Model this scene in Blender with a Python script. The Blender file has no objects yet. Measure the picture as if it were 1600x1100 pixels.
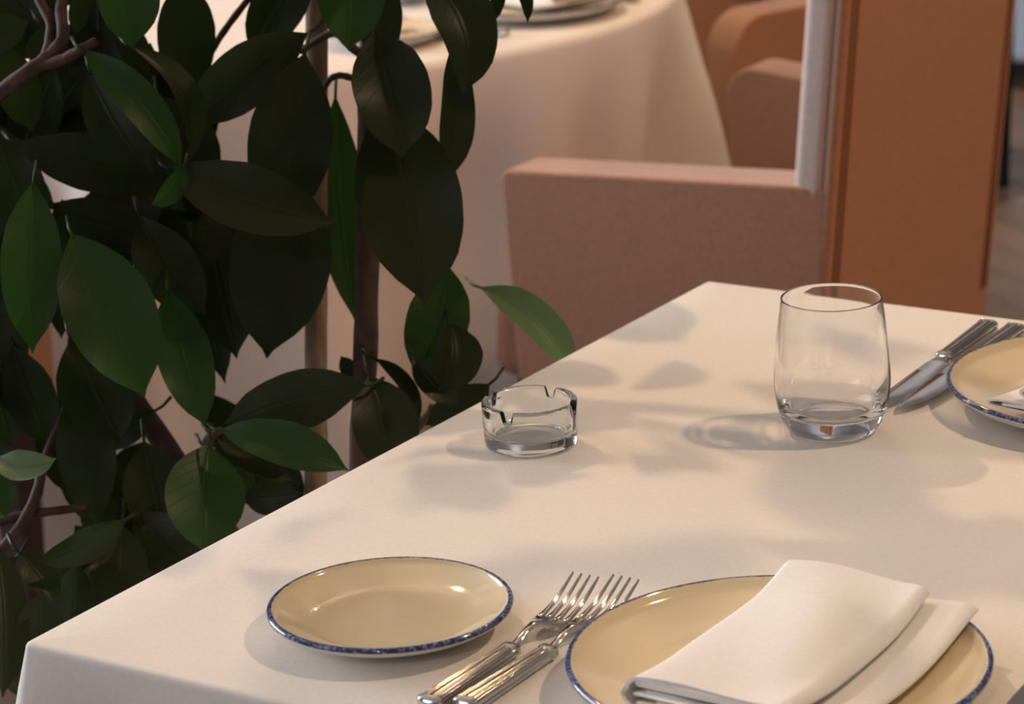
import bpy, bmesh, math, random
from mathutils import Vector, Matrix
PI = math.pi
sc = bpy.context.scene
col = sc.collection
rnd = random.Random(7)

# ------------------------------------------------------------------ camera
CAM = Vector((1.13987, -1.19936, 1.42524))
YAW, PITCH, ROLL, FPX = 0.57117, 0.29934, -0.04292, 4436.745
_f = Vector((-math.sin(YAW)*math.cos(PITCH), math.cos(YAW)*math.cos(PITCH), -math.sin(PITCH)))
_r0 = Vector((math.cos(YAW), math.sin(YAW), 0)); _u0 = _r0.cross(_f)
RT = _r0*math.cos(ROLL) + _u0*math.sin(ROLL)
UP = -_r0*math.sin(ROLL) + _u0*math.cos(ROLL)
FW = _f
cd = bpy.data.cameras.new('camera'); cam = bpy.data.objects.new('camera', cd); col.objects.link(cam)
cam.matrix_world = Matrix(((RT.x, UP.x, -FW.x, CAM.x), (RT.y, UP.y, -FW.y, CAM.y), (RT.z, UP.z, -FW.z, CAM.z), (0, 0, 0, 1)))
cd.sensor_width = 36; cd.lens = FPX/1600*36
cd.clip_start = .05; cd.clip_end = 60
cd.dof.use_dof = True; cd.dof.focus_distance = 1.90; cd.dof.aperture_fstop = 11
sc.camera = cam

# ------------------------------------------------------------------ world, exposure
w = bpy.data.worlds.new('world'); sc.world = w; w.use_nodes = True
bg = w.node_tree.nodes['Background']; bg.inputs[0].default_value = (.78, .85, 1, 1); bg.inputs[1].default_value = .9
vs = sc.view_settings
vs.view_transform = 'Standard'; vs.look = 'None'; vs.gamma = 1; vs.use_curve_mapping = False; vs.exposure = 0
sc.cycles.use_denoising = True
sc.cycles.max_bounces = 14; sc.cycles.transmission_bounces = 12; sc.cycles.glossy_bounces = 6
sc.cycles.sample_clamp_indirect = 6

# ------------------------------------------------------------------ lights
def look(o, loc, to):
    o.location = loc
    o.rotation_euler = (Vector(to)-Vector(loc)).to_track_quat('-Z', 'Y').to_euler()
def area(name, loc, to, sx, sy, power, colr):
    l = bpy.data.lights.new(name, 'AREA'); l.shape = 'RECTANGLE'; l.size = sx; l.size_y = sy; l.energy = power; l.color = colr
    o = bpy.data.objects.new(name, l); col.objects.link(o); look(o, loc, to); return o
def spot(name, loc, to, power, colr, r=.03, ang=80, blend=.5, caustic=False):
    l = bpy.data.lights.new(name, 'SPOT'); l.energy = power; l.color = colr; l.shadow_soft_size = r
    l.spot_size = math.radians(ang); l.spot_blend = blend
    if caustic: l.cycles.is_caustics_light = True
    o = bpy.data.objects.new(name, l); col.objects.link(o); look(o, loc, to); return o
def point(name, loc, power, colr, r=.03):
    l = bpy.data.lights.new(name, 'POINT'); l.energy = power; l.color = colr; l.shadow_soft_size = r
    o = bpy.data.objects.new(name, l); col.objects.link(o); o.location = loc; return o
WARM = (1, .66, .40)
area('window_daylight', (-4.85, .2, 1.6), (0, .8, .8), 2.6, 1.7, 200, (.86, .91, 1))
area('front_window_daylight', (-1.6, -3.9, 1.7), (-.2, 1.6, .6), 2.2, 1.6, 37, (.84, .89, 1))
spot('far_floor_fill', (-1.2, 4.9, 2.9), (-1.3, 4.4, 0), 150, (1, .84, .70), .1, 100, .6)  # unseen light, added to brighten the far floor
spot('ceiling_spot', (1.5, 1.25, 2.85), (.58, .34, .75), 92, (1, .71, .45), .045, 58, 1, True)
spot('plant_spot', (-1.7, 1.5, 2.85), (.3, .45, .75), 115, (1, .68, .42), .03, 60, .6)
spot('back_wall_fill', (-1.6, 5.6, 2.6), (-2.6, 8, 1.9), 110, (.92, .93, 1), .1, 110, .8)  # added wash on the back wall, brightens what the knife blades mirror
spot('napkin_front_fill', (1.2, -2.5, 2.6), (.5, -.02, .74), 40, (1, .74, .52), .05, 24, 1)  # added warm fill for the near napkin's front faces, no known source
spot('chair_spot', (-.65, 1.62, 2.85), (-.45, 1.9, .6), 34, (1, .66, .38), .05, 62, .7)
spot('round_cloth_warm_fill', (1.2, 2.25, 2.88), (-.6, 1.95, .55), 88, (1, .54, .25), .06, 50, .7)  # unseen warm light, added for the round cloth and the chair's rear
for k in range(6):
    a = 2*PI*k/6
    point('chandelier_bulb', (-1.1+.2*math.cos(a), 2.4+.2*math.sin(a), 2.35+.05*(k % 2)), 4.5, (1, .66, .38), .015)
spot('chair_rear_fill', (2.3, 1.15, 1.05), (-.13, 1.83, .72), 55, (1, .37, .07), .12, 27, .6)  # added orange fill on the chair's rear face, no floor lamp stands there

# ------------------------------------------------------------------ helpers
def px(x, y, depth):
    """the point that lies depth metres in front of the lens and shows at the photograph's x, y"""
    return CAM + (FW + RT*((x-800)/FPX) - UP*((y-550)/FPX))*depth
def link(name, me, mat=None, parent=None, smooth=True, loc=None):
    o = bpy.data.objects.new(name, me); col.objects.link(o)
    if mat:
        for m in (mat if isinstance(mat, (list, tuple)) else [mat]): me.materials.append(m)
    if smooth:
        for p in me.polygons: p.use_smooth = True
    if parent: o.parent = parent
    if loc is not None: o.location = loc
    return o
def mesh(name, verts, faces, uvs=None):
    me = bpy.data.meshes.new(name); me.from_pydata([tuple(v) for v in verts], [], faces); me.update()
    if uvs:
        ul = me.uv_layers.new(name='UVMap')
        for lp in me.loops: ul.data[lp.index].uv = uvs[lp.vertex_index]
    return me
def thing(name, label, cat, loc=(0, 0, 0), rotz=0, group=None):
    o = bpy.data.objects.new(name, None); col.objects.link(o); o.location = loc; o.rotation_euler = (0, 0, rotz)
    o.empty_display_size = .05
    return tag(o, label, cat, group)
def tag(o, label, cat, group=None):
    o['label'] = label; o['category'] = cat
    if group: o['group'] = group
    return o
def struct(o): o['kind'] = 'structure'; return o
def copy_tree(o, parent=None):
    c = o.copy(); col.objects.link(c); c.parent = parent
    for ch in list(o.children): copy_tree(ch, c)
    return c
class MB:
    """collects shapes into one mesh"""
    def __init__(s): s.v = []; s.f = []; s.m = []
    def add(s, v, f, mi=0):
        n = len(s.v); s.v += [Vector(a) for a in v]; s.f += [[i+n for i in q] for q in f]; s.m += [mi]*len(f); return s
    def grid(s, rows, closed_u=False, closed_v=False, mi=0, cap=False):
        nr = len(rows); nc = len(rows[0]); v = [p for r in rows for p in r]; f = []
        for i in range(nr if closed_u else nr-1):
            for j in range(nc if closed_v else nc-1):
                a = i*nc+j; b = i*nc+(j+1) % nc; c = ((i+1) % nr)*nc+(j+1) % nc; d = ((i+1) % nr)*nc+j
                f.append([a, b, c, d])
        if cap and closed_v:
            f.append(list(range(nc))[::-1]); f.append([(nr-1)*nc+j for j in range(nc)])
        return s.add(v, f, mi)
    def box(s, lo, hi, mi=0):
        x0, y0, z0 = lo; x1, y1, z1 = hi
        v = [(x0, y0, z0), (x1, y0, z0), (x1, y1, z0), (x0, y1, z0), (x0, y0, z1), (x1, y0, z1), (x1, y1, z1), (x0, y1, z1)]
        return s.add(v, [[0, 3, 2, 1], [4, 5, 6, 7], [0, 1, 5, 4], [1, 2, 6, 5], [2, 3, 7, 6], [3, 0, 4, 7]], mi)
    def lathe(s, prof, n=64, c=(0, 0, 0), mi=0):
        rows = []
        for r, z in prof:
            rows.append([(c[0]+r*math.cos(2*PI*k/n), c[1]+r*math.sin(2*PI*k/n), c[2]+z) for k in range(n)])
        return s.grid(rows, closed_v=True, mi=mi)
    def tube(s, pts, rad, n=10, mi=0, cap=True):
        pts = [Vector(p) for p in pts]; rows = []
        if not isinstance(rad, (list, tuple)): rad = [rad]*len(pts)
        ref = None
        for i, p in enumerate(pts):
            t = (pts[min(i+1, len(pts)-1)]-pts[max(i-1, 0)]).normalized()
            if ref is None: ref = t.orthogonal().normalized()
            ref = (ref-t*ref.dot(t)).normalized(); b = t.cross(ref)
            rows.append([p+(ref*math.cos(2*PI*k/n)+b*math.sin(2*PI*k/n))*rad[i] for k in range(n)])
        return s.grid(rows, closed_v=True, mi=mi, cap=cap)
    def build(s, name, mat, parent=None, smooth=True, bevel=None, sub=0, auto=None):
        me = mesh(name, s.v, s.f)
        bm = bmesh.new(); bm.from_mesh(me); bmesh.ops.remove_doubles(bm, verts=bm.verts, dist=1e-6)
        bmesh.ops.recalc_face_normals(bm, faces=bm.faces); bm.to_mesh(me); bm.free()
        if len(me.polygons) == len(s.m):
            for p, mi in zip(me.polygons, s.m): p.material_index = mi
        o = link(name, me, mat, parent, smooth)
        if bevel:
            b = o.modifiers.new('bevel', 'BEVEL'); b.width = bevel[0]; b.segments = bevel[1]; b.limit_method = 'ANGLE'; b.angle_limit = math.radians(40)
            wn = o.modifiers.new('wn', 'WEIGHTED_NORMAL'); wn.keep_sharp = False
        if sub:
            m = o.modifiers.new('sub', 'SUBSURF'); m.levels = sub; m.render_levels = sub
        if auto:
            me.set_sharp_from_angle(angle=math.radians(auto))
        return o
def catmull(pts, n):
    """a smooth polyline through pts (tuples of any length), n steps per span"""
    out = []; P = [pts[0]]+list(pts)+[pts[-1]]
    for i in range(1, len(P)-2):
        for k in range(n):
            t = k/n
            out.append(tuple(.5*((2*b)+(-a+c)*t+(2*a-5*b+4*c-d)*t*t+(-a+3*b-3*c+d)*t**3) for a, b, c, d in zip(P[i-1], P[i], P[i+1], P[i+2])))
    out.append(tuple(pts[-1])); return out
def interp(tab, t):
    for (a, x), (b, y) in zip(tab, tab[1:]):
        if t <= b: return x+(y-x)*(t-a)/(b-a)
    return tab[-1][1]

# ------------------------------------------------------------------ materials
def mat(name):
    m = bpy.data.materials.new(name); m.use_nodes = True
    return m, m.node_tree.nodes, m.node_tree.links, m.node_tree.nodes['Principled BSDF']
def nd(ns, kind, **kw):
    n = ns.new(kind)
    for k, v in kw.items():
        if k in n.inputs: n.inputs[k].default_value = v
        else: setattr(n, k, v)
    return n
def ramp(ns, stops):
    r = ns.new('ShaderNodeValToRGB'); e = r.color_ramp.elements
    e[0].position, e[0].color = stops[0][0], (*stops[0][1], 1); e[1].position, e[1].color = stops[-1][0], (*stops[-1][1], 1)
    for p, c in stops[1:-1]: x = e.new(p); x.color = (*c, 1)
    return r
def fabric(name, c1, c2, scale, bump, rough=.85, sheen=.2, coords='Object'):
    m, ns, L, b = mat(name)
    tc = ns.new('ShaderNodeTexCoord')
    n1 = nd(ns, 'ShaderNodeTexNoise', Scale=scale, Detail=3.0)
    n2 = nd(ns, 'ShaderNodeTexNoise', Scale=4.0, Detail=2.0)
    L.new(tc.outputs[coords], n1.inputs['Vector']); L.new(tc.outputs[coords], n2.inputs['Vector'])
    r = ramp(ns, [(.3, c1), (.7, c2)]); L.new(n1.outputs['Fac'], r.inputs[0]); L.new(r.outputs[0], b.inputs['Base Color'])
    wx = nd(ns, 'ShaderNodeTexWave', Scale=scale*2.2); wx.bands_direction = 'DIAGONAL'
    L.new(tc.outputs[coords], wx.inputs['Vector'])
    mx = ns.new('ShaderNodeMath'); mx.operation = 'ADD'; L.new(n1.outputs['Fac'], mx.inputs[0]); L.new(n2.outputs['Fac'], mx.inputs[1])
    bp = nd(ns, 'ShaderNodeBump', Strength=bump, Distance=.002); L.new(mx.outputs[0], bp.inputs['Height']); L.new(bp.outputs[0], b.inputs['Normal'])
    b.inputs['Roughness'].default_value = rough; b.inputs['Sheen Weight'].default_value = sheen; b.inputs['Sheen Roughness'].default_value = .4
    b.inputs['Specular IOR Level'].default_value = .2
    return m
M = {}
M['cloth'] = fabric('white_table_linen', (.80, .765, .715), (.84, .805, .755), 260, .10, .75, .1)
M['napkin'] = fabric('white_napkin_linen', (.86, .84, .81), (.90, .88, .85), 320, .12, .8, .15)
M['uphol'] = fabric('dusty_terracotta_upholstery', (.33, .178, .112), (.42, .235, .152), 260, .5, .9, .45)
M['inner'] = fabric('upholstery_paled_by_daylight', (.50, .41, .385), (.60, .50, .47), 260, .4, .9, .5)  # chair upholstery with the cool daylight on its edge put into the colour
M['seam'] = fabric('dark_seam_thread', (.16, .07, .04), (.2, .09, .05), 300, .2, .9, .1)
M['blue_uphol'] = fabric('pale_blue_upholstery', (.42, .50, .58), (.5, .57, .64), 200, .3, .9, .2)
M['soil'] = fabric('potting_soil', (.02, .013, .008), (.05, .03, .02), 60, 1.0, .95, 0)

def simple(name, c, rough=.5, metal=0, spec=.5, coat=0):
    m, ns, L, b = mat(name); b.inputs['Base Color'].default_value = (*c, 1); b.inputs['Roughness'].default_value = rough
    b.inputs['Metallic'].default_value = metal; b.inputs['Specular IOR Level'].default_value = spec; b.inputs['Coat Weight'].default_value = coat
    n = nd(ns, 'ShaderNodeTexNoise', Scale=30.0, Detail=3.0); tc = ns.new('ShaderNodeTexCoord'); L.new(tc.outputs['Object'], n.inputs['Vector'])
    mr = nd(ns, 'ShaderNodeMapRange'); mr.inputs['To Min'].default_value = max(0, rough-.04); mr.inputs['To Max'].default_value = rough+.04
    L.new(n.outputs['Fac'], mr.inputs['Value']); L.new(mr.outputs[0], b.inputs['Roughness'])
    return m
M['steel'] = simple('polished_silver_steel', (.66, .635, .60), .08, 1)
M['black_wood'] = simple('black_lacquered_wood', (.008, .0075, .007), .55, spec=.2)
M['dark_wood'] = simple('dark_stained_leg_wood', (.03, .014, .009), .4)
M['plain_wood'] = simple('table_timber', (.3, .18, .1), .5)
M['wall'] = simple('lilac_white_plaster', (.46, .44, .48), .9)
M['ceiling'] = simple('white_ceiling_paint', (.74, .71, .67), .9)
M['pot'] = simple('grey_stone_pot', (.14, .13, .125), .7)
M['trim'] = simple('white_painted_trim', (.75, .74, .73), .5)

def bark(name, c1, c2, sx, sz):
    m, ns, L, b = mat(name); tc = ns.new('ShaderNodeTexCoord'); mp = nd(ns, 'ShaderNodeMapping'); mp.inputs['Scale'].default_value = (sx, sx, sz)
    n = nd(ns, 'ShaderNodeTexNoise', Scale=8.0, Detail=6.0); L.new(tc.outputs['Object'], mp.inputs[0]); L.new(mp.outputs[0], n.inputs['Vector'])
    r = ramp(ns, [(.35, c1), (.65, c2)]); L.new(n.outputs['Fac'], r.inputs[0]); L.new(r.outputs[0], b.inputs['Base Color'])
    bp = nd(ns, 'ShaderNodeBump', Strength=.5, Distance=.003); L.new(n.outputs['Fac'], bp.inputs['Height']); L.new(bp.outputs[0], b.inputs['Normal'])
    b.inputs['Roughness'].default_value = .7; return m
M['bark'] = bark('dark_reddish_bark', (.018, .007, .004), (.07, .028, .016), 6, 6)
M['twig'] = bark('reddish_brown_twig', (.03, .010, .006), (.09, .035, .02), 12, 12)
M['cane'] = bark('dry_bamboo_cane', (.15, .09, .045), (.24, .15, .08), 9, 1)

def leaf_mat(name, base, vein, back):
    m, ns, L, b = mat(name)
    uv = ns.new('ShaderNodeUVMap'); sp = ns.new('ShaderNodeSeparateXYZ'); L.new(uv.outputs[0], sp.inputs[0])
    def mth(op, a, bb=None, c=None):
        n = ns.new('ShaderNodeMath'); n.operation = op
        for i, v in enumerate((a, bb, c)):
            if v is None: continue
            if isinstance(v, (int, float)): n.inputs[i].default_value = v
            else: L.new(v, n.inputs[i])
        return n.outputs[0]
    av = mth('ABSOLUTE', mth('SUBTRACT', sp.outputs[1], .5))                 # 0 on the midrib, .5 on the margin
    mid = mth('SUBTRACT', 1.0, mth('MULTIPLY', av, 26.0)); mid = mth('MAXIMUM', mid, 0.0)
    ph = mth('FRACT', mth('SUBTRACT', mth('MULTIPLY', sp.outputs[0], 9.0), mth('MULTIPLY', av, 4.2)))
    side = mth('SUBTRACT', 1.0, mth('MULTIPLY', mth('ABSOLUTE', mth('SUBTRACT', ph, .5)), 14.0)); side = mth('MULTIPLY', mth('MAXIMUM', side, 0.0), .13)
    vf = mth('MAXIMUM', mid, side)
    n = nd(ns, 'ShaderNodeTexNoise', Scale=22.0, Detail=4.0); tc = ns.new('ShaderNodeTexCoord'); L.new(tc.outputs['Object'], n.inputs['Vector'])
    oi = ns.new('ShaderNodeObjectInfo')
    hs = nd(ns, 'ShaderNodeHueSaturation'); hs.inputs['Color'].default_value = (*base, 1)
    L.new(mth('ADD', .47, mth('MULTIPLY', oi.outputs['Random'], .05)), hs.inputs['Hue'])
    L.new(mth('ADD', mth('MULTIPLY', n.outputs['Fac'], .7), mth('ADD', .45, mth('MULTIPLY', oi.outputs['Random'], .4))), hs.inputs['Value'])
    mx = ns.new('ShaderNodeMixRGB'); L.new(mth('MULTIPLY', vf, .6), mx.inputs[0]); L.new(hs.outputs[0], mx.inputs[1]); mx.inputs[2].default_value = (*vein, 1)
    ge = ns.new('ShaderNodeNewGeometry'); mb = ns.new('ShaderNodeMixRGB'); L.new(ge.outputs['Backfacing'], mb.inputs[0]); L.new(mx.outputs[0], mb.inputs[1]); mb.inputs[2].default_value = (*back, 1)
    L.new(mb.outputs[0], b.inputs['Base Color'])
    b.inputs['Roughness'].default_value = .42; b.inputs['Specular IOR Level'].default_value = .25
    bp = nd(ns, 'ShaderNodeBump', Strength=.35, Distance=.0015); L.new(mth('ADD', mth('MULTIPLY', vf, -1.0), n.outputs['Fac']), bp.inputs['Height']); L.new(bp.outputs[0], b.inputs['Normal'])
    tr = ns.new('ShaderNodeBsdfTranslucent'); tr.inputs['Color'].default_value = (base[0]*2.2, base[1]*2.4, base[2]*1.2, 1)
    ms = ns.new('ShaderNodeMixShader'); ms.inputs[0].default_value = .22
    L.new(b.outputs[0], ms.inputs[1]); L.new(tr.outputs[0], ms.inputs[2]); L.new(ms.outputs[0], ns['Material Output'].inputs['Surface'])
    return m
M['leaf'] = leaf_mat('mature_dark_leaf', (.0066, .0140, .0016), (.032, .040, .006), (.018, .022, .005))
M['leaf_green'] = leaf_mat('fresh_green_leaf', (.0072, .029, .0018), (.028, .065, .008), (.02, .045, .006))
M['leaf_young'] = leaf_mat('young_pale_leaf', (.075, .115, .05), (.13, .18, .08), (.1, .15, .07))

def glass(name, tint=(1, 1, 1), ior=1.5):
    m, ns, L, b = mat(name); b.inputs['Base Color'].default_value = (*tint, 1); b.inputs['Roughness'].default_value = 0
    b.inputs['Transmission Weight'].default_value = 1; b.inputs['IOR'].default_value = ior
    return m
M['glass'] = glass('clear_glass'); M['ash_glass'] = glass('greenish_pressed_glass', (.965, .985, .97))

def plate_mat(name, R):
    m, ns, L, b = mat(name); tc = ns.new('ShaderNodeTexCoord'); sp = ns.new('ShaderNodeSeparateXYZ'); L.new(tc.outputs['Object'], sp.inputs[0])
    ln = ns.new('ShaderNodeVectorMath'); ln.operation = 'LENGTH'; cb = ns.new('ShaderNodeCombineXYZ')
    L.new(sp.outputs[0], cb.inputs[0]); L.new(sp.outputs[1], cb.inputs[1]); L.new(cb.outputs[0], ln.inputs[0])
    n = nd(ns, 'ShaderNodeTexNoise', Scale=420.0, Detail=3.0); L.new(tc.outputs['Object'], n.inputs['Vector'])
    n3 = nd(ns, 'ShaderNodeTexNoise', Scale=160.0, Detail=2.0); L.new(tc.outputs['Object'], n3.inputs['Vector'])
    blue = ramp(ns, [(.36, (.012, .022, .085)), (.52, (.04, .07, .20)), (.68, (.28, .30, .40))]); L.new(n.outputs['Fac'], blue.inputs[0])
    e = ns.new('ShaderNodeMath'); e.operation = 'MULTIPLY_ADD'; L.new(n3.outputs['Fac'], e.inputs[0]); e.inputs[1].default_value = .0014; L.new(ln.outputs['Value'], e.inputs[2])
    k = nd(ns, 'ShaderNodeMapRange'); k.inputs['From Min'].default_value = R-.0030; k.inputs['From Max'].default_value = R-.0022; L.new(e.outputs[0], k.inputs['Value'])
    ge = ns.new('ShaderNodeNewGeometry'); sn = ns.new('ShaderNodeSeparateXYZ'); L.new(ge.outputs['Normal'], sn.inputs[0])
    dn = ns.new('ShaderNodeMath'); dn.operation = 'LESS_THAN'; L.new(sn.outputs[2], dn.inputs[0]); dn.inputs[1].default_value = -.35
    m1 = ns.new('ShaderNodeMixRGB'); L.new(k.outputs[0], m1.inputs[0]); m1.inputs[1].default_value = (.80, .675, .445, 1); L.new(blue.outputs[0], m1.inputs[2])
    m2 = ns.new('ShaderNodeMixRGB'); L.new(dn.outputs[0], m2.inputs[0]); L.new(m1.outputs[0], m2.inputs[1]); m2.inputs[2].default_value = (.74, .68, .58, 1)
    L.new(m2.outputs[0], b.inputs['Base Color']); b.inputs['Roughness'].default_value = .12; b.inputs['Coat Weight'].default_value = .4; b.inputs['Coat Roughness'].default_value = .04
    return m

def wood_floor():
    m, ns, L, b = mat('brown_parquet'); tc = ns.new('ShaderNodeTexCoord'); mp = nd(ns, 'ShaderNodeMapping'); mp.inputs['Rotation'].default_value = (0, 0, math.radians(38))
    br = nd(ns, 'ShaderNodeTexBrick', Scale=1.0); br.inputs['Brick Width'].default_value = .5; br.inputs['Row Height'].default_value = .09; br.inputs['Mortar Size'].default_value = .002
    br.inputs['Color1'].default_value = (.20, .12, .07, 1); br.inputs['Color2'].default_value = (.29, .18, .11, 1); br.inputs['Mortar'].default_value = (.05, .03, .02, 1)
    L.new(tc.outputs['Object'], mp.inputs[0]); L.new(mp.outputs[0], br.inputs['Vector'])
    n = nd(ns, 'ShaderNodeTexNoise', Scale=3.0, Detail=6.0); L.new(mp.outputs[0], n.inputs['Vector'])
    mx = ns.new('ShaderNodeMixRGB'); mx.blend_type = 'MULTIPLY'; mx.inputs[0].default_value = .5; L.new(br.outputs[0], mx.inputs[1]); L.new(n.outputs['Fac'], mx.inputs[2])
    L.new(mx.outputs[0], b.inputs['Base Color']); b.inputs['Roughness'].default_value = .4; return m
M['floor'] = wood_floor()

# ------------------------------------------------------------------ room shell
X0, X1, Y0, Y1, ZC = -5.0, 4.2, -4.0, 8.0, 3.0
def slab(name, lo, hi, m): return struct(MB().box(lo, hi).build(name, m, smooth=False))
slab('floor', (X0, Y0, -.1), (X1, Y1, 0), M['floor'])
slab('ceiling', (X0, Y0, ZC), (X1, Y1, ZC+.1), M['ceiling'])
slab('wall_back', (X0, Y1, 0), (X1, Y1+.1, ZC), M['wall'])
slab('wall_front', (X0, Y0-.1, 0), (X1, Y0, ZC), M['wall'])
slab('wall_right', (X1, Y0, 0), (X1+.1, Y1, ZC), M['wall'])
wl = MB()                                    # left wall with a window opening
wl.box((X0-.1, Y0, 0), (X0, -1.3, ZC)); wl.box((X0-.1, 1.7, 0), (X0, Y1, ZC))
wl.box((X0-.1, -1.3, 0), (X0, 1.7, .7)); wl.box((X0-.1, -1.3, 2.5), (X0, 1.7, ZC))
struct(wl.build('wall_left', M['wall'], smooth=False))
wf = MB()
for y in (-1.3, .17, 1.64): wf.box((X0-.09, y, .7), (X0-.02, y+.06, 2.5))
wf.box((X0-.09, -1.3, .7), (X0-.02, 1.7, .76)); wf.box((X0-.09, -1.3, 2.44), (X0-.02, 1.7, 2.5))
struct(wf.build('window_1', M['trim'], smooth=False))
slab('baseboard_back', (X0, Y1-.02, 0), (X1, Y1, .1), M['trim'])

# ------------------------------------------------------------------ square table and its cloth
TZ = .75; S = .8925
tb = thing('dining_table', 'square dining table hidden under the white cloth in front', 'table', (S/2, S/2, 0))
MB().box((-S/2+.012, -S/2+.012, TZ-.035), (S/2-.012, S/2-.012, TZ-.006)).build('tabletop', M['plain_wood'], tb, smooth=False)
for sx in (-1, 1):
    for sy in (-1, 1):
        MB().box((sx*.36-.03, sy*.36-.03, 0), (sx*.36+.03, sy*.36+.03, TZ-.035)).build('leg', M['dark_wood'], tb, smooth=False)
def smooth01(t): t = max(0, min(1, t)); return t*t*(3-2*t)
def square_cloth():
    rc = .006; per = []                       # rounded square outline with outward normals
    N = 48
    cs = [(S-rc, rc, -90), (S-rc, S-rc, 0), (rc, S-rc, 90), (rc, rc, 180)]
    for k, (cx, cy, a0) in enumerate(cs):
        for j in range(9):
            a = math.radians(a0+90*j/8); per.append((cx, cy, math.cos(a), math.sin(a), 1))
        nx, ny, _ = cs[(k+1) % 4]; a = math.radians(a0+90)
        ex, ey = cx+rc*math.cos(a), cy+rc*math.sin(a)
        fx, fy = nx+rc*math.cos(a), ny+rc*math.sin(a)
        for j in range(1, N):
            t = j/N; per.append((ex+(fx-ex)*t-rc*math.cos(a), ey+(fy-ey)*t-rc*math.sin(a), math.cos(a), math.sin(a), 0))
    rows = []; H = .46; b = .005
    for i in range(10):                       # top, from the middle out
        q = i/10
        rows.append([(S/2+(cx+rc*nx-nx*b*.0-S/2)*q, S/2+(cy+rc*ny-S/2)*q, TZ) for cx, cy, nx, ny, c in per])
    dn = [0, .25, .5, .75, 1]
    for d in dn:
        a = d*PI/2; rows.append([(cx+nx*(rc-b+b*math.sin(a)), cy+ny*(rc-b+b*math.sin(a)), TZ-b+b*math.cos(a)) for cx, cy, nx, ny, c in per])
    for i in range(1, 19):
        t = i/18; row = []
        for cx, cy, nx, ny, c in per:
            X, Y = cx+nx*rc, cy+ny*rc
            dc = min(math.hypot(X-ax, Y-ay) for ax in (0, S) for ay in (0, S))
            ear = math.exp(-(dc/.035)**2)*.075*t**.9
            dip = -math.exp(-((dc-.085)/.035)**2)*.020*smooth01(t*3)
            wav = .012*t*math.sin(X*31+.7)*math.sin(Y*29+1.1)*(1-math.exp(-(dc/.1)**2)) + .010*t*math.sin((X-Y)*22)
            off = .012*t+ear+dip+wav+.010*t
            z = TZ-b-(H-b)*t
            ox, oy = nx, ny
            if c: pass
            row.append((X+ox*off, Y+oy*off, z))
        rows.append(row)
    o = MB().grid(rows, closed_v=True).build('tablecloth', M['cloth'])
    return o
tag(square_cloth(), 'white linen cloth draped over the square table in front', 'tablecloth')

# ------------------------------------------------------------------ plates
def plate(name, R, loc, label, group, rim_h=.018):
    k = R/.1227
    prof = [(0, .0065), (.3*R, .0064), (.55*R, .0064), (.66*R, .0072), (.76*R, .0095), (.85*R, .0125), (.93*R, .0155), (R-.0036, rim_h-.0004), (R-.0018, rim_h), (R-.0005, rim_h-.0006), (R, rim_h-.0018), (R-.0003, rim_h-.0032), (R-.0016, rim_h-.0046), (R-.005, rim_h-.0058), (.92*R, .0105), (.84*R, .008), (.74*R, .005), (.66*R, .0028), (.60*R, .0022), (.585*R, .0), (.55*R, 0), (.54*R, .002), (.3*R, .0024), (0, .0025)]
    prof = [(max(r, 1e-5), z) for r, z in catmull(prof, 3)]
    o = MB().lathe(prof, 128).build(name, plate_mat(name+'_glaze', R)); o.location = loc
    return tag(o, label, 'plate', group)
PG = 'cream plates with speckled blue rims'
plate('bread_plate', .076, (.19489, .12055, TZ+.0005), 'small empty cream bread plate with blue speckled rim, left of two forks', PG)
plate('dinner_plate', .1227, (.4466, .14863, TZ+.0005), 'large cream dinner plate with blue rim under the near folded napkin', PG, .021)
plate('dinner_plate', .1227, (.436, .716, TZ+.0005), 'large cream dinner plate with blue rim across the table beyond the tumbler', PG, .021)

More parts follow.
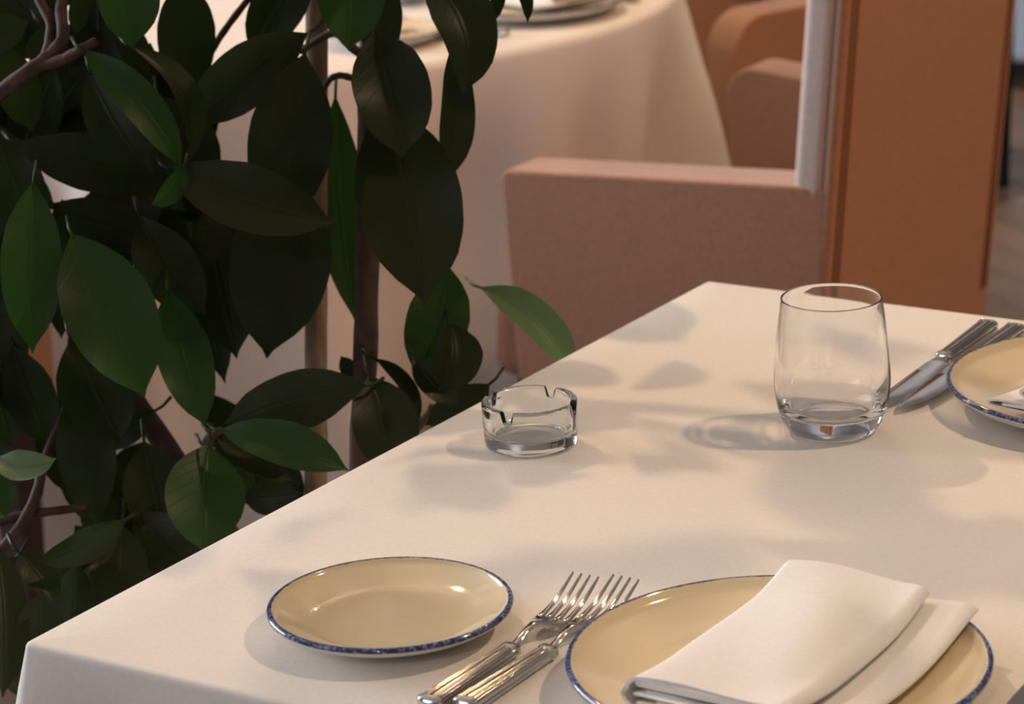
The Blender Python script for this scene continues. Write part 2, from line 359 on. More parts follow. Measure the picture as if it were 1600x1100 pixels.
# ------------------------------------------------------------------ napkins
def napkin(name, loc, rotz, label, W=.098, W2=.122, Ln=.195, seed=0, pz=True):
    zt = .0215
    P = [(.012, .0130), (.05, .0132), (W-.010, .0135), (W-.0035, .0142), (W, .0172), (W-.0035, zt-.0008), (W-.012, zt), (.06, zt+.0012), (.012, zt-.0002), (.004, zt-.0022), (.0005, zt-.0075), (.001, .0075), (.004, .0035), (.012, .0022), (.06, .0022), (W2-.012, .0022), (W2-.003, .0030), (W2, .0052), (W2-.003, .0078), (W2-.012, .0088), (.06, .0082), (.02, .0085)]
    P = catmull(P, 4); rows = []; n = 26; th = .0011
    nrm = []
    for i in range(len(P)):
        a, b = P[max(i-1, 0)], P[min(i+1, len(P)-1)]; d = Vector((b[0]-a[0], b[1]-a[1])).normalized(); nrm.append((-d.y, d.x))
    loop = [(p[0]+q[0]*th, p[1]+q[1]*th) for p, q in zip(P, nrm)]+[(p[0]-q[0]*th, p[1]-q[1]*th) for p, q in zip(P, nrm)][::-1]
    R = .1227
    def place(lp, v, k=1):
        y = (v-.5)*Ln*k; row = []
        for (x, z) in lp:
            X = x-W*.5+.003*math.sin(v*2.2+z*90+seed)*(.3+x/W)
            wid = 1+.06*(v-.5)*(x/W)
            X *= wid
            Yy = y+.004*math.sin(x*40+seed)+(.004 if z < .012 else 0)*(1 if v > .5 else -1)
            r = math.hypot(X+.005, Yy); up = .0148*smooth01((r/R-.5)/.62)
            puff = .0025*math.sin(PI*v)*math.sin(PI*min(1, max(0, x/W)))*(z/zt)+.0012*math.sin(x*70+v*6+seed)*(z/zt)
            row.append((X, Yy, z+(up*(1-.35*z/zt) if pz else 0)+puff))
        return row
    for j in range(n+1): rows.append(place(loop, j/n))
    mb = MB().grid(rows, closed_v=True, cap=True)
    for x0, x1, z0, z1 in ((.005, W-.0065, .0152, .0202), (.006, W-.012, .0100, .0122), (.008, W2-.010, .0040, .0068)):
        rows2 = []; zz = (z0+z1)/2; h = (z1-z0)/2
        lp = []
        for k in range(8): a = PI/2+PI*k/7; lp.append((x0+h+h*math.cos(a), zz+h*math.sin(a)))
        for k in range(8): a = -PI/2+PI*k/7; lp.append((x1-h+h*math.cos(a), zz+h*math.sin(a)))
        for j in range(n+1): rows2.append(place(lp, j/n, .994))
        mb.grid(rows2, closed_v=True, cap=True)
    o = mb.build(name, M['napkin'], auto=60)
    o.location = loc; o.rotation_euler = (0, 0, rotz)
    return tag(o, label, 'napkin', 'folded white napkins on plates')
napkin('napkin', (.4490, .1500, TZ+.0085), 0, 'white folded linen napkin on the near dinner plate')
napkin('napkin', (.452, .712, TZ+.0085), PI, 'white folded linen napkin on the far dinner plate beyond the tumbler', seed=2)

# ------------------------------------------------------------------ cutlery (local: handle end at y=0, pointing +y)
def reeded_handle(parent, L=.094, w0=.0165, w1=.0115, t0=.0095, t1=.0075):
    rows = []; n = 128; ts = [0, .004, .012, .022, .03, .036, .042, .048, .056, .07, .1, .2, .35, .5, .65, .8, .9, .93, .94, .955, .965, .98, .99, 1]
    for t in ts:
        w_ = w0+(w1-w0)*t; h_ = t0+(t1-t0)*t; s_ = 1; rib = 1
        if t < .03: s_ = math.sin(math.acos(max(-1, 1-t/.03)))*.95+.02 if t > 0 else .02; rib = 0
        if .03 <= t < .056: s_ = 1.06 if t in (.036, .048) else .94; rib = 0
        if t >= .93: s_ = {.93: .92, .94: 1.06, .955: 1.12, .965: 1.0, .98: 1.10, .99: .9, 1: .5}[t]; rib = 0
        row = []
        for k in range(n):
            a = 2*PI*k/n; c, s = math.cos(a), math.sin(a)
            e = .62; X = math.copysign(abs(c)**e, c)*w_/2*s_; Z = math.copysign(abs(s)**e, s)*h_/2*s_
            if rib: q = 1-.17*(.5+.5*math.cos(a*14))**2; X *= q; Z *= q
            row.append((X, t*L, t0/2+Z))
        rows.append(row)
    return MB().grid(rows, closed_v=True, cap=True).build('handle', M['steel'], parent)
def strip(mb, pts, thick):
    """pts: (x0, x1, y, z) cross pieces, swept with a rounded edge"""
    rows = []
    for (a, b, y, z) in pts:
        h = thick/2; m = min(h*.8, (b-a)*.3)
        rows.append([(a, y, z), (a+m, y, z+h), (b-m, y, z+h), (b, y, z), (b-m, y, z-h), (a+m, y, z-h)])
    mb.grid(rows, closed_v=True, cap=True)
def fork(loc, rotz, label):
    t = thing('fork', label, 'fork', loc, rotz, 'silver forks beside the near plate')
    reeded_handle(t)
    mb = MB(); neck = []
    for y, hw, z in catmull([(.092, .0036, .0048), (.100, .0030, .0068), (.108, .0028, .0095), (.116, .0032, .0105), (.122, .0055, .0095), (.128, .0095, .0072), (.134, .0112, .0058), (.140, .0116, .0056)], 4):
        neck.append((-hw, hw, y, z))
    strip(mb, neck, .0024)
    for k in range(4):
        xc = (-1.5+k)*.0061; pts = []
        for y, hw, z in catmull([(.138, .0027, .0056), (.146, .0022, .0066), (.156, .0019, .0092), (.166, .0016, .0132), (.174, .0013, .0172), (.180, .0008, .0200)], 3):
            pts.append((xc-hw, xc+hw, y, z))
        strip(mb, pts, .0022)
    mb.build('tines', M['steel'], t)
    return t
fork((.2843, .0255, TZ+.0005), .0, 'silver fork with reeded handle nearest the bread plate')
fork((.3035, .0330, TZ+.0005), -.03, 'silver fork with reeded handle tucked beside the near dinner plate')
def knife(loc, rotz, label, group='silver knives on the white cloth', L=.125, tilt=0):
    t = thing('knife', label, 'knife', loc, rotz, group)
    reeded_handle(t, .10, .0165, .0125, .0105, .009)
    rows = []
    for i in range(25):
        v = i/24; y = .099+L*v
        wl_ = interp([(0, .0045), (.04, .0055), (.10, .0075), (.5, .0080), (.8, .0078), (.92, .006), (1, .001)], v)   # spine
        wr = interp([(0, .0045), (.05, .0068), (.10, .0105), (.3, .0118), (.6, .0125), (.8, .0105), (.92, .005), (1, .0)], v)
        wl_, wr = wr, wl_; zc = .0052; h = interp([(0, .0016), (.1, .0011), (1, .0005)], v)
        row = [(-wl_, y, zc), (-wl_*.5, y, zc+h*.7), (wr*.3, y, zc+h), (wr*.9, y, zc+h), (wr, y, zc), (wr*.9, y, zc-h), (-wl_*.5, y, zc-h*.7)]
        rows.append([(x, yy, z+x*tilt) for x, yy, z in row])
    MB().grid(rows, closed_v=True, cap=True).build('blade', M['steel'], t, auto=50)
    return t
knife((.2812, .8500, TZ+.0006), PI+.03, 'silver knife lying right beside the tumbler, blade toward it')
knife((.3050, .8500, TZ+.0006), PI, 'silver knife partly under the far dinner plate edge')
knife((.590, .048, TZ+.0006), .02, 'silver knife beyond the right rim of the near dinner plate', L=.125)

# ------------------------------------------------------------------ tumbler, ashtray
def tumbler(loc, label):
    k = 1.0
    out = [(0, .0022), (.012, .0016), (.024, .0008), (.0285, .0002), (.0310, .0008), (.0340, .0040), (.0372, .010), (.0400, .019), (.0418, .030), (.0423, .040), (.0418, .052), (.0404, .068), (.0386, .084), (.0366, .0985)]
    inn = [(.0361, .1007), (.0357, .1005), (.0354, .0985), (.0374, .084), (.0391, .068), (.0405, .052), (.0409, .040), (.0402, .030), (.0380, .0215), (.0330, .0165), (.024, .0140), (.012, .0132), (0, .0130)]
    prof = catmull(out+[(.0365, .1003)]+inn, 4); prof = [(max(r, 1e-5), z) for r, z in prof]
    o = MB().lathe(prof, 128).build('tumbler', M['glass']); o.location = loc
    o.cycles.is_caustics_caster = True
    return tag(o, label, 'glass', 'clear drinking glasses')
tumbler((.27436, .57525, TZ+.0006), 'empty clear round-bellied tumbler standing at the knife tips')
def ashtray(loc):
    R, H, wall = .0350, .034, .0052; n = 192; rows = []
    prof = [(0, .0016, 0), (.024, .0014, 0), (.0295, .0002, 0), (.0325, .0006, 0), (.0338, .003, 0), (.0342, .008, 0), (.0346, .018, .4), (.0349, .028, .85), (.0350, .0318, 1), (.0346, .0334, 1), (.0336, .034, 1), (.0318, .034, 1), (.0305, .0334, 1), (.0299, .0318, 1), (.0298, .026, .8), (.0294, .017, .3), (.0286, .0115, 0), (.0262, .0092, 0), (.022, .0086, 0), (.010, .0084, 0), (0, .0084, 0)]
    prof = catmull(prof, 2)
    base = YAW
    for r, z, c in prof:
        row = []
        for k in range(n):
            a = 2*PI*k/n
            d = min(abs((a-(base+math.radians(q))+PI) % (2*PI)-PI) for q in (240, 338, 60, 150))
            nt = smooth01(1-(d-.06)/.10)
            row.append((max(r, 1e-5)*math.cos(a), max(r, 1e-5)*math.sin(a), z-.0085*nt*max(0, min(1, c))))
        rows.append(row)
    o = MB().grid(rows, closed_v=True).build('ashtray', M['ash_glass']); o.location = loc
    o.cycles.is_caustics_caster = True
    return tag(o, 'round clear glass ashtray with four notches near the plant', 'ashtray')
ashtray((.0905, .4540, TZ+.0006))
for o in col.objects:
    if o.name.startswith('tablecloth'): o.cycles.is_caustics_receiver = True

# ------------------------------------------------------------------ upholstered armchairs (local: sitter faces -x)
def soft_box(name, corners_bot, corners_top, m, parent, r, sub=0):
    """a padded block between a lower and an upper four-cornered outline"""
    mb = MB(); mb.add(list(corners_bot)+list(corners_top), [[0, 3, 2, 1], [4, 5, 6, 7], [0, 1, 5, 4], [1, 2, 6, 5], [2, 3, 7, 6], [3, 0, 4, 7]])
    return mb.build(name, m, parent, bevel=(r, 6))
def armchair(loc, rotz, label, front=(-.20, -.151), splay=(.030, .02), corner=(.012, .04), seat=-.275):
    t = thing('armchair', label, 'chair', loc, rotz, 'upholstered pink armchairs')
    zb, za, zt = .40, .664, 1.06
    hb, ht = .255, .259
    bb = [(.126, zb), (.186, zb)]; bt = [(.184, zt), (.244, zt)]
    dz = .16; dx = dz*(bt[1][0]-bb[1][0])/(zt-zb)
    def leaning(name, a, b, inset, m, r):
        lo = [(bb[0][0]+(bb[1][0]-bb[0][0])*q-dx, y, zb-dz) for q, y in ((a, -hb+inset), (b, -hb+inset), (b, hb-inset), (a, hb-inset))]
        hi = [(bt[0][0]+(bt[1][0]-bt[0][0])*q, y, zt) for q, y in ((a, -ht+inset), (b, -ht+inset), (b, ht-inset), (a, ht-inset))]
        return soft_box(name, lo, hi, m, t, r)
    leaning('backrest', .78, 1.0, 0, M['uphol'], .006)
    leaning('back_cushion', .16, .80, -.0012, M['inner'], .012)['label'] = 'inner back, its pink paled by painted daylight'  # front slab of the back, split off to carry the painted daylight
    sl = (bt[1][0]-bb[1][0])/(zt-zb)
    for s in (-1, 1):                         # the double seam down the rear edge
        sm = MB()
        for dx in (0, .012):
            sm.tube([(bb[1][0]+.0003+sl*(z-zb), s*(hb+(ht-hb)*(z-zb)/(zt-zb)-.017-dx), z) for z in (zb+.02, .6, .8, zt-.02)], .0021, 6)
        sm.build('seam', M['seam'], t)
    for s, xf, sp, ro in ((-1, front[0], splay[0], corner[0]), (1, front[1], splay[1], corner[1])):
        zf = za-.008 if s < 0 else za+.024
        e = (0, .0) if s < 0 else (-.065, 0); top = [(.186+e[0], zb), (.201+e[0], za-.006), (.199+e[0], za-.002), (.192+e[0], za)]
        for k in range(9):
            a = math.radians(90*k/8); top.append((xf+ro-ro*math.sin(a), zf-ro+ro*math.cos(a)))
        top.append((xf+.012, zb)); mb = MB(); th = .075; A = []; B = []
        for x, z in top:
            q = (.2-x)/.4; yo = hb+sp*q+(.002 if s < 0 else -.004)
            A.append((x, s*yo, z)); B.append((x, s*(yo-th), z))
        n = len(A); mb.add(A+B, [list(range(n)), [n+i for i in range(n)][::-1]]+[[i, (i+1) % n, n+(i+1) % n, n+i] for i in range(n)])
        mb.build('armrest', M['uphol'], t, bevel=(.013, 5))
    soft_box('seat_cushion', [(seat, -.22, .37), (.11, -.16, .37), (.11, .16, .37), (seat, .22, .37)],
             [(seat+.007, -.217, .485), (.11, -.16, .475), (.11, .16, .475), (seat+.007, .217, .485)], M['uphol'], t, .03)
    for x, y in ((seat+.05, -.17), (seat+.05, .17), (.10, -.13), (.10, .13)):
        lg = MB(); rows = []
        for z, h in ((.38, .022), (0, .014)):
            rows.append([(x-h, y-h, z), (x+h, y-h, z), (x+h, y+h, z), (x-h, y+h, z)])
        lg.grid(rows, closed_v=True, cap=True).build('leg', M['dark_wood'], t, smooth=False)
    return t
armchair((-.405, 1.790, 0), math.radians(1.0), 'tall-backed pink armchair behind the square table, back turned to it')
armchair((-.918, 2.735, 0), math.radians(61.5), 'shaded pink armchair at the far right of the round table', (-.2, -.2), (.0, .0), (.06, .06), -.22)
armchair((-1.30, .985, 0), math.radians(-90), 'pink armchair glimpsed through the plant leaves before the round table', (-.2, -.2), (.03, .03))

# ------------------------------------------------------------------ round table and its setting
RC = Vector((-1.25, 1.92, 0)); RR = .58
rt = thing('round_table', 'round dining table hidden under the long white cloth behind', 'table', RC)
MB().lathe([(1e-5, TZ-.006), (RR-.012, TZ-.006), (RR-.012, TZ-.03), (1e-5, TZ-.03)], 64).build('tabletop', M['plain_wood'], rt, smooth=False)
MB().lathe([(.04, TZ-.03), (.035, .4), (.05, .06), (.26, .02), (.26, 0), (1e-5, 0)], 32).build('pedestal', M['dark_wood'], rt)
def round_cloth():
    n = 288; rows = []
    for q in (0.0, .3, .6, .85, .95): rows.append([(max(1e-4, RR*q)*math.cos(2*PI*k/n), max(1e-4, RR*q)*math.sin(2*PI*k/n), TZ) for k in range(n)])
    b = .012
    for d in range(5):
        a = d/4*PI/2; r = RR-b+b*math.sin(a); rows.append([(r*math.cos(2*PI*k/n), r*math.sin(2*PI*k/n), TZ-b+b*math.cos(a)) for k in range(n)])
    for i in range(1, 25):
        t = i/24; row = []
        for k in range(n):
            a = 2*PI*k/n
            f = math.sin(a*15+1.2*math.sin(a*4)+.5); f = math.copysign(abs(f)**.75, f)
            f2 = math.sin(a*7+2)
            side = math.exp(-((((a-math.radians(34)+PI) % (2*PI))-PI)/math.radians(17))**2)
            near = math.exp(-((((a+math.radians(15)+PI) % (2*PI))-PI)/math.radians(29))**4)*smooth01(t*2.6)
            r = RR+.020*t+.13*side*t**.85-.055*near+(.034*f+.008*f2)*smooth01(t*3.5)*(.55+.45*t)*(1-.35*near)
            row.append((r*math.cos(a), r*math.sin(a), TZ-b-(TZ-b-.02)*t))
        rows.append(row)
    o = MB().grid(rows, closed_v=True).build('tablecloth', M['cloth']); o.location = RC
    return tag(o, 'long white cloth hanging in folds from the round table behind', 'tablecloth')
round_cloth()
def at_z(x, y, z=TZ):
    d = FW + RT*((x-800)/FPX) - UP*((y-550)/FPX); return CAM + d*((z-CAM.z)/d.z)
def on_table(x, y): q = at_z(x, y); return (q.x, q.y, TZ+.0006)
plate('dinner_plate', .125, on_table(830, 20), 'large blue-rimmed dinner plate on the round table behind, nearest the chair', PG, .021)
plate('bread_plate', .076, on_table(600, 68), 'small blue-rimmed bread plate on the round table behind the plant', PG)
nq = on_table(822, 12)
napkin('napkin', (nq[0], nq[1], TZ+.009), math.radians(75), 'white folded napkin on the plate of the round table', seed=4)
for (x, y, rz, lb) in ((763, 69, 1.57, 'silver fork on the round table, nearer the cloth edge'), (795, 58, 1.57, 'silver fork on the round table, nearer the dinner plate')):
    q = on_table(x, y); c = fork(q, rz, lb); c['group'] = 'silver cutlery on the round table'
q = on_table(1000, 4); knife(q, 1.57, 'silver knife on the round table beside the dinner plate edge', 'silver cutlery on the round table')
q = on_table(636, 6); tumbler(q, 'clear tumbler on the round table seen between the leaves')

# ------------------------------------------------------------------ things at the far right
bc = thing('black_chair', 'black-legged dining chair far behind the tall pink chair back', 'chair', (-1.188, 4.285, 0), math.radians(-12))
MB().box((-.2, -.2, .43), (.2, .2, .47)).build('seat', M['black_wood'], bc, smooth=False, bevel=(.01, 3))
MB().box((-.2, .17, .60), (.2, .19, .92)).build('backrest', M['black_wood'], bc, smooth=False, bevel=(.01, 3))
for sx in (-1, 1):
    for sy in (-1, 1):
        rows = []
        top = .9 if sy > 0 else .43
        for z, h in ((top, .020), (0, .013)): rows.append([(sx*.18-h, sy*.18-h, z), (sx*.18+h, sy*.18-h, z), (sx*.18+h, sy*.18+h, z), (sx*.18-h, sy*.18+h, z)])
        MB().grid(rows, closed_v=True, cap=True).build('leg', M['black_wood'], bc, smooth=False)
sf = thing('bench_seat', 'pale blue upholstered bench at the far wall side', 'bench', (-1.2, 5.25, 0), math.radians(0))
soft_box('seat', [(-1.0, -.3, .06), (1.0, -.3, .06), (1.0, .3, .06), (-1.0, .3, .06)], [(-1.0, -.3, .45), (1.0, -.3, .45), (1.0, .3, .45), (-1.0, .3, .45)], M['blue_uphol'], sf, .03)
soft_box('backrest', [(-1.0, .2, .40), (1.0, .2, .40), (1.0, .32, .40), (-1.0, .32, .40)], [(-1.0, .24, .95), (1.0, .24, .95), (1.0, .34, .95), (-1.0, .34, .95)], M['blue_uphol'], sf, .03)
for x in (-.9, .9):
    for y in (-.24, .26): MB().box((x-.03, y-.03, 0), (x+.03, y+.03, .07)).build('leg', M['black_wood'], sf, smooth=False)

# ------------------------------------------------------------------ the plant
pot_c = px(560, 900, 2.36); pot_c.z = 0; pot_c.x -= .05
plant = thing('potted_plant', 'tall bushy plant with large dark glossy leaves beside the square table', 'plant', pot_c)
PINV = Matrix.Translation(-pot_c)
def loc_(p): return PINV @ p
MB().lathe([(1e-5, 0), (.10, 0), (.113, .02), (.135, .36), (.14, .38), (.14, .40), (.127, .40), (.122, .36), (1e-5, .355)], 48).build('pot', M['pot'], plant)
MB().lathe([(1e-5, .372), (.07, .374), (.123, .366)], 32).build('soil', M['soil'], plant)
def stem(name, pts, rads, m, top_in_soil=None, knob=0):
    P = [px(*p) for p in pts]
    if top_in_soil is not None: P.append(pot_c+Vector((*top_in_soil, .365)))
    rads = list(rads)+([rads[-1]] if top_in_soil is not None else [])
    Q = catmull([(*a, r) for a, r in zip(P, rads)], 6)
    R_ = [q[3]*(1+.06*math.sin(i*1.7)) for i, q in enumerate(Q)]
    return MB().tube([loc_(Vector(q[:3])) for q in Q], R_, 12).build(name, m, plant)
stem('trunk', [(640, -900, 2.42), (610, -400, 2.36), (590, -60, 2.31), (577, 90, 2.29), (575, 300, 2.29), (572, 520, 2.29), (564, 740, 2.29), (560, 900, 2.31)], [.006, .008, .0085, .009, .0095, .010, .0102, .0105], M['bark'], (.01, .0))
stem('trunk', [(-40, 190, 2.28), (25, 300, 2.3), (110, 470, 2.32), (220, 640, 2.34), (330, 800, 2.36), (430, 960, 2.37)], [.007, .008, .009, .009, .010, .011], M['bark'], (-.03, -.03))
stem('branch', [(-30, 170, 2.24), (35, 118, 2.23), (72, 92, 2.23), (98, 60, 2.23), (96, 10, 2.24), (112, -60, 2.26)], [.0065, .006, .006, .0052, .0048, .004], M['twig'])
stem('branch', [(72, 92, 2.23), (80, 40, 2.24), (60, -5, 2.25), (55, -60, 2.26)], [.005, .0042, .0038, .003], M['twig'])
stem('branch', [(60, 104, 2.23), (100, 92, 2.22), (128, 76, 2.21), (152, 63, 2.21)], [.0045, .0045, .004, .003], M['twig'])
stem('branch', [(470, 80, 2.30), (500, 60, 2.28), (525, 52, 2.27), (545, 70, 2.28), (570, 90, 2.29)], [.003, .0032, .0034, .0036, .004], M['bark'])
stem('branch', [(500, 150, 2.30), (515, 125, 2.285), (530, 118, 2.28), (550, 122, 2.29), (572, 130, 2.29)], [.0022, .0025, .0028, .003, .004], M['bark'])
stem('branch', [(395, -10, 2.34), (360, 35, 2.33), (335, 72, 2.33), (310, 120, 2.33)], [.003, .003, .003, .003], M['bark'])
stem('branch', [(-20, 820, 2.26), (40, 805, 2.26), (95, 797, 2.26), (160, 790, 2.28)], [.004, .004, .0035, .003], M['bark'])
stem('branch', [(-10, 870, 2.25), (30, 825, 2.25), (58, 770, 2.26), (70, 720, 2.27), (120, 600, 2.3)], [.0045, .0045, .0045, .004, .004], M['bark'])
stem('branch', [(330, 800, 2.36), (330, 740, 2.3), (325, 690, 2.24), (345, 672, 2.22)], [.005, .005, .0045, .003], M['bark'])
stem('branch', [(560, 760, 2.29), (620, 700, 2.30), (668, 650, 2.31), (676, 632, 2.31)], [.005, .0045, .004, .003], M['bark'])

WTAB = [(0, .02), (.04, .16), (.12, .46), (.25, .80), (.40, .98), (.52, 1.0), (.66, .92), (.78, .73), (.87, .46), (.92, .24), (.95, .12), (.98, .05), (1, .012)]
def leaf_geo(B, C, T, width, roll, fold, curl, flip=False, nu=22, nv=8, seed=0, face=None):
    """blade along the bezier B-C-T; returns verts (world), faces, uvs"""
    v, f, uv = [], [], []; r_ = random.Random(seed)
    p1, p2, a1 = r_.uniform(0, 6), r_.uniform(0, 6), r_.uniform(.02, .05)
    for i in range(nu+1):
        t = i/nu; P = B*(1-t)**2+C*2*t*(1-t)+T*t*t
        tg = ((C-B)*(1-t)+(T-C)*t).normalized()
        n0 = face if face is not None else (CAM-P).normalized()
        n0 = (n0-tg*n0.dot(tg)).normalized(); sd = tg.cross(n0).normalized()
        rl = roll+curl*(t-.5)
        n = n0*math.cos(rl)-sd*math.sin(rl); sd = sd*math.cos(rl)+n0*math.sin(rl)
        hw = interp(WTAB, t)*width/2
        for j in range(nv+1):
            s = -1+2*j/nv
            lift = fold*abs(s)**1.3*hw + a1*width*math.sin(t*11+p1+(3 if s > 0 else 0))*abs(s)**2*interp(WTAB, t)
            v.append(P+sd*(s*hw)+n*lift); uv.append((t, .5+s*.5))
    for i in range(nu):
        for j in range(nv):
            a = i*(nv+1)+j; q = [a, a+1, a+nv+2, a+nv+1]
            f.append(q[::-1] if not flip else q)
    return v, f, uv
def leaf(b, t, wpx, db=0., dt=0., bend=0., sag=0., roll=0., fold=.25, curl=0., m='leaf', petiole=None, flip=False):
    """b, t: where base and tip show; wpx: breadth there; db, dt: metres behind the plant's middle"""
    D = 2.25
    B, T = px(b[0], b[1], D+db), px(t[0], t[1], D+dt)
    dx, dy = t[0]-b[0], t[1]-b[1]; ln = math.hypot(dx, dy)
    C = px((b[0]+t[0])/2-dy/ln*bend*2, (b[1]+t[1])/2+dx/ln*bend*2, D+(db+dt)/2-sag)
    width = wpx*(D+(db+dt)/2)/FPX/max(.35, math.cos(roll))
    k = len(LEAVES)
    v, f, uv = leaf_geo(B, C, T, width, roll, fold, curl, flip, seed=k)
    # petiole: a thin stalk running back from the base
    d0 = (B-C).normalized(); pl = petiole if petiole is not None else .014
    E = B+d0*pl+FW*.012+UP*.004
    mb = MB().tube([B-d0*.004, B+d0*pl*.5+FW*.004, E], [.0012, .0013, .0016], 6)
    n0 = len(v); v = v+mb.v; nf = len(f); f = f+[[i+n0 for i in q] for q in mb.f]; uv = uv+[(.02, .5)]*len(mb.v)
    me = mesh('leaf', [loc_(p) for p in v], f, uv)
    o = link('leaf', me, M[m], plant); LEAVES.append(o)
    return o
LEAVES = []
# --- traced leaves, top left
leaf((-75, 66), (46, 32), 66, -.02, -.03, 6, .01, .1)
leaf((192, -95), (207, 76), 98, -.06, -.05, 0, .01, .1, .3, m='leaf_green')
leaf((128, 78), (286, 266), 62, -.05, -.06, -16, .02, .2, .3, m='leaf_green')
leaf((140, 110), (240, 270), 82, -.02, -.02, 10, .01, -.2)
leaf((205, 72), (292, 262), 40, -.03, -.05, -42, .01, .9, .3)
leaf((288, 258), (236, 320), 36, -.06, -.07, -10, .0, .3, m='leaf_green', petiole=.006)
leaf((288, -40), (290, 160), 92, .05, .06, 0, .0, .2)
leaf((480, 52), (292, 200), 96, .0, .02, 8, .02, .1)
leaf((488, -70), (392, 88), 84, .03, .05, 4, .01)
leaf((24, 222), (292, 262), 92, .0, .02, 16, .02, .2)
leaf((5, 70), (52, 206), 70, .01, .03, 0, .0)
leaf((-10, 190), (66, 385), 90, .02, .03, 4, .01)
leaf((150, 232), (292, 330), 66, .03, .04, -4, .0)
leaf((120, 320), (290, 300), 80, .08, .09, 4, .0)
leaf((250, 150), (330, 300), 100, .07, .09, 0, .0)
# --- middle left
leaf((52, 285), (51, 553), 96, -.04, -.06, 4, .01, .1, .3, m='leaf_green')
leaf((112, 366), (226, 622), 142, -.05, -.08, -4, .02, .1, .25, m='leaf_green')
leaf((262, 452), (322, 668), 86, -.03, -.05, 4, .01, .1, m='leaf_green')
leaf((218, 338), (322, 492), 96, -.01, .0, 8, .01)
leaf((110, 530), (190, 693), 118, .01, .0, 0, .0, .1)
leaf((20, 540), (76, 700), 80, .04, .05, 0, .0)
leaf((130, 590), (152, 822), 92, .02, .02, 6, .0)
leaf((-20, 560), (20, 700), 84, .05, .05, 0, .0)
leaf((82, 318), (262, 378), 78, .02, .03, 6, .0, .1)
leaf((84, 322), (160, 430), 66, .03, .03, 0, .0)
leaf((92, 395), (96, 530), 44, .05, .05, 0, .0)
leaf((-22, 470), (22, 650), 76, .04, .05, 0, .0)
# --- lower left
leaf((-12, 716), (88, 716), 48, -.07, -.09, 14, .01, .3, .4, m='leaf_young')
leaf((-16, 700), (10, 812), 52, -.04, -.05, 0, .0, m='leaf_green')
leaf((197, 812), (56, 880), 52, -.04, -.06, -6, .01, .5, .3)
leaf((325, 694), (322, 866), 126, -.05, -.09, 4, .01, .1, .2, m='leaf_green')
leaf((-6, 850), (4, 1090), 74, -.08, -.13, -8, .01, .2)
leaf((62, 1040), (66, 922), 74, -.11, -.1, 0, .0, .1)
leaf((120, 880), (112, 985), 60, -.02, -.02, 0, .0)
leaf((28, 862), (88, 946), 50, -.04, -.05, -6, .0, .3)
leaf((210, 800), (318, 912), 92, .02, .0, 0, .0)
leaf((225, 690), (262, 850), 100, .03, .02, 0, .0)
leaf((190, 820), (180, 960), 90, .0, -.03, 0, .0)
leaf((20, 980), (60, 1100), 90, -.04, -.06, 0, .0)
# --- centre, around the cane and trunk
leaf((476, 84), (440, 360), 132, -.02, -.01, 6, .01, .1, .2)
leaf((462, 270), (417, 560), 158, .01, .0, 4, .01, .1, .2)
leaf((262, 262), (524, 348), 104, -.05, -.06, 10, .02, .3, .3)
leaf((320, 330), (370, 560), 110, .04, .03, 0, .0)
leaf((300, 380), (352, 600), 60, .06, .06, 0, .0)
leaf((548, -85), (545, 80), 106, -.06, -.08, 0, .01, .1, .3, m='leaf_green')
leaf((598, -50), (588, 112), 66, .0, .02, -2, .0, .1)
leaf((585, 48), (628, 248), 122, -.05, -.08, -6, .02, .1, .3)
leaf((598, 160), (664, 478), 164, -.03, -.06, -10, .02, .0, .2)
leaf((655, -45), (722, 148), 92, -.06, -.08, -36, .02, .4, .4)
leaf((706, 70), (694, 290), 56, -.02, -.03, -8, .0, .75, .3)
leaf((640, 122), (669, 164), 20, -.02, -.02, -8, .0, .5)
leaf((524, 150), (557, 508), 78, .09, .09, 8, .0, .2, m='leaf_green')
leaf((700, 415), (648, 592), 100, .01, -.01, -8, .0, .1, .2, m='leaf_green')
leaf((702, 505), (686, 608), 72, -.01, -.03, -14, .01, .5, .5)
leaf((646, 556), (716, 632), 48, -.02, -.03, 6, .0, .3)
leaf((765, 600), (664, 664), 62, .0, .0, -4, .0, .3)
leaf((576, 588), (612, 745), 104, -.01, -.02, -6, .01, .2, .3)
leaf((585, 560), (655, 662), 26, .02, .02, -16, .0, .6)
leaf((572, 602), (350, 662), 92, -.03, -.04, 8, .02, .3, .2)
leaf((344, 672), (546, 736), 70, -.07, -.09, -8, .02, .3, .3, m='leaf_green')
leaf((338, 684), (458, 752), 50, -.02, -.02, 0, .0, .4)
leaf((560, 600), (532, 556), 28, .04, .04, 0, .0)
leaf((750, 449), (898, 590), 58, .13, .11, -22, .01, .4, .35, m='leaf_young')
leaf((768, -60), (768, 38), 26, -.02, -.03, -8, .0, .5)
leaf((800, -60), (824, 37), 24, -.02, -.03, -6, .0, .6)
leaf((380, 780), (470, 770), 60, .06, .04, 0, .0)
leaf((400, 690), (470, 800), 70, .1, .09, 0, .0)
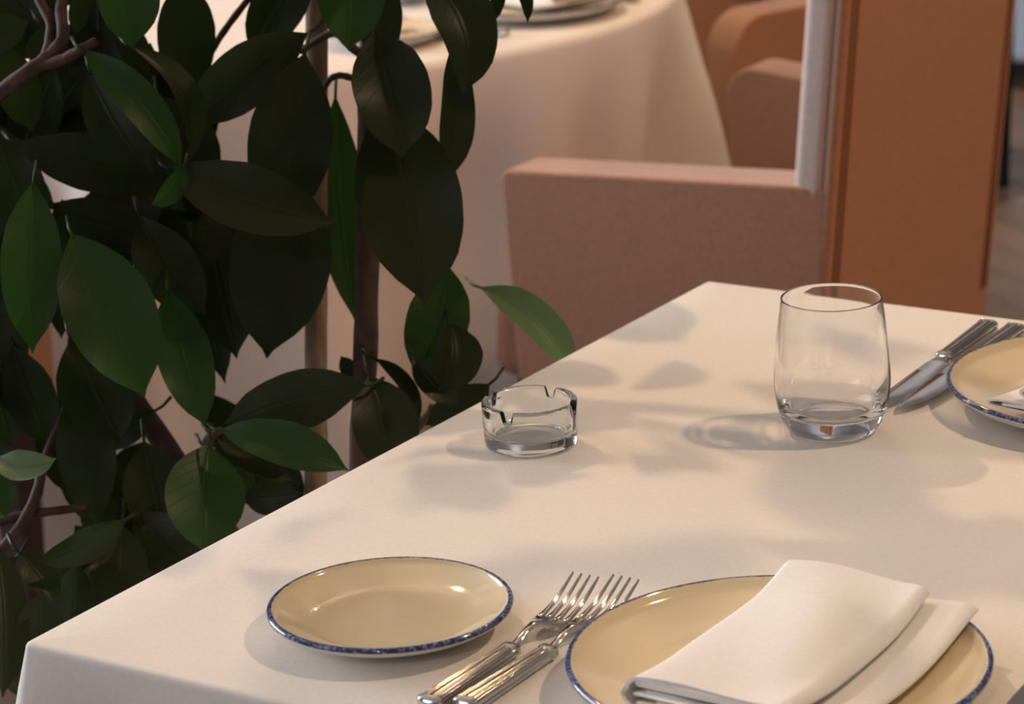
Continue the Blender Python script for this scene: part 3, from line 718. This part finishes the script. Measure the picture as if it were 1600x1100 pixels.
# --- a deeper layer that closes the dark left side, clear of the gaps the photograph shows
GAPS = [(240, 20, 9), (241, 55, 7), (350, 20, 32), (345, 60, 22), (390, 15, 20), (362, 200, 15), (372, 225, 16), (366, 243, 12), (356, 215, 12), (105, 288, 18), (122, 300, 10), (92, 278, 8), (228, 408, 9), (226, 460, 8), (234, 485, 11), (243, 510, 11), (247, 535, 8), (239, 577, 9), (84, 540, 8), (90, 560, 11), (98, 590, 11), (281, 640, 15), (272, 668, 13), (290, 668, 12), (15, 800, 16), (30, 785, 12), (60, 778, 16), (78, 800, 16), (45, 840, 18), (72, 830, 14), (5, 840, 14), (50, 862, 12), (50, 905, 8), (440, 560, 30), (465, 530, 22), (340, 770, 8)]
def clear(b, t, wpx):
    for k in range(17):
        q = k/16; x = b[0]+(t[0]-b[0])*q; y = b[1]+(t[1]-b[1])*q; h = wpx*.5*interp(WTAB, q)+3
        for gx, gy, r in GAPS:
            if math.hypot(x-gx, y-gy) < h+r: return False
    return True
fr = random.Random(21); made = 0; tries = 0; crown_v, crown_f, crown_uv = [], [], []
def to_crown(v, f, uv):
    n0 = len(crown_v); crown_v.extend(loc_(p) for p in v); crown_f.extend([i+n0 for i in q] for q in f); crown_uv.extend(uv)
while made < 150 and tries < 40000:
    tries += 1
    bx, by = fr.uniform(-60, 350), fr.uniform(-60, 900)
    a = fr.uniform(-1.0, 1.0)+PI/2; ln = fr.uniform(60, 190) if made > 30 else fr.uniform(110, 210)
    t_ = (bx+math.cos(a)*ln, by+math.sin(a)*ln); wp = ln*fr.uniform(.42, .55)
    if t_[1] > 905-.53*(t_[0]-230)+80: continue
    if not clear((bx, by), t_, wp): continue
    d1 = fr.uniform(.07, .2); made += 1
    if len(LEAVES) < 100: leaf((bx, by), t_, wp, d1, d1+fr.uniform(-.03, .03), fr.uniform(-8, 8), .0, fr.uniform(-.3, .3))
    else:
        B, T = px(bx, by, 2.25+d1), px(*t_, 2.25+d1)
        to_crown(*leaf_geo(B, (B+T)/2, T, wp*2.4/FPX, fr.uniform(-.3, .3), .2, 0, nu=12, nv=4, seed=made))
# --- crown above the picture: it hangs over the table edge and shades it
cr = random.Random(5)
for k in range(64):
    bx, by = cr.uniform(-150, 1050), cr.uniform(-1050, -180)
    dd = cr.uniform(-.15, .35); a = cr.uniform(-.9, .9)+PI/2; ln = cr.uniform(140, 260)
    B, T = px(bx, by, 2.25+dd), px(bx+math.cos(a)*ln, by+math.sin(a)*ln*.7, 2.25+dd+cr.uniform(-.1, .1)); C = (B+T)/2+Vector((0, 0, .02))
    v, f, uv = leaf_geo(B, C, T, cr.uniform(.045, .085), cr.uniform(-.7, .7), .25, 0, nu=12, nv=4, seed=k, face=Vector((cr.uniform(-.6, .6), cr.uniform(-.6, .6), 1)).normalized())
    to_crown(v, f, uv)
co = link('foliage', mesh('foliage', crown_v, crown_f, crown_uv), M['leaf'], plant); co['kind'] = 'stuff'
# the cane that props the plant stands in the same pot
cb = px(494, 900, 2.335)
c_top, c_mid = px(496, -300, 2.335), px(493, 800, 2.335); dr = (c_mid-c_top).normalized(); c_bot = c_mid+dr*((.37-c_mid.z)/dr.z)
pts = []; rr = []
for i in range(61):
    q = i/60; pts.append(c_top+(c_bot-c_top)*q); s = (q*7.3) % 1; rr.append(.0094*(1+.10*math.exp(-((s-.5)/.03)**2)))
cane = MB().tube([p-c_bot for p in pts], rr, 16).build('bamboo_cane', M['cane']); cane.location = c_bot
tag(cane, 'straight tan bamboo cane propping the leafy plant', 'cane')
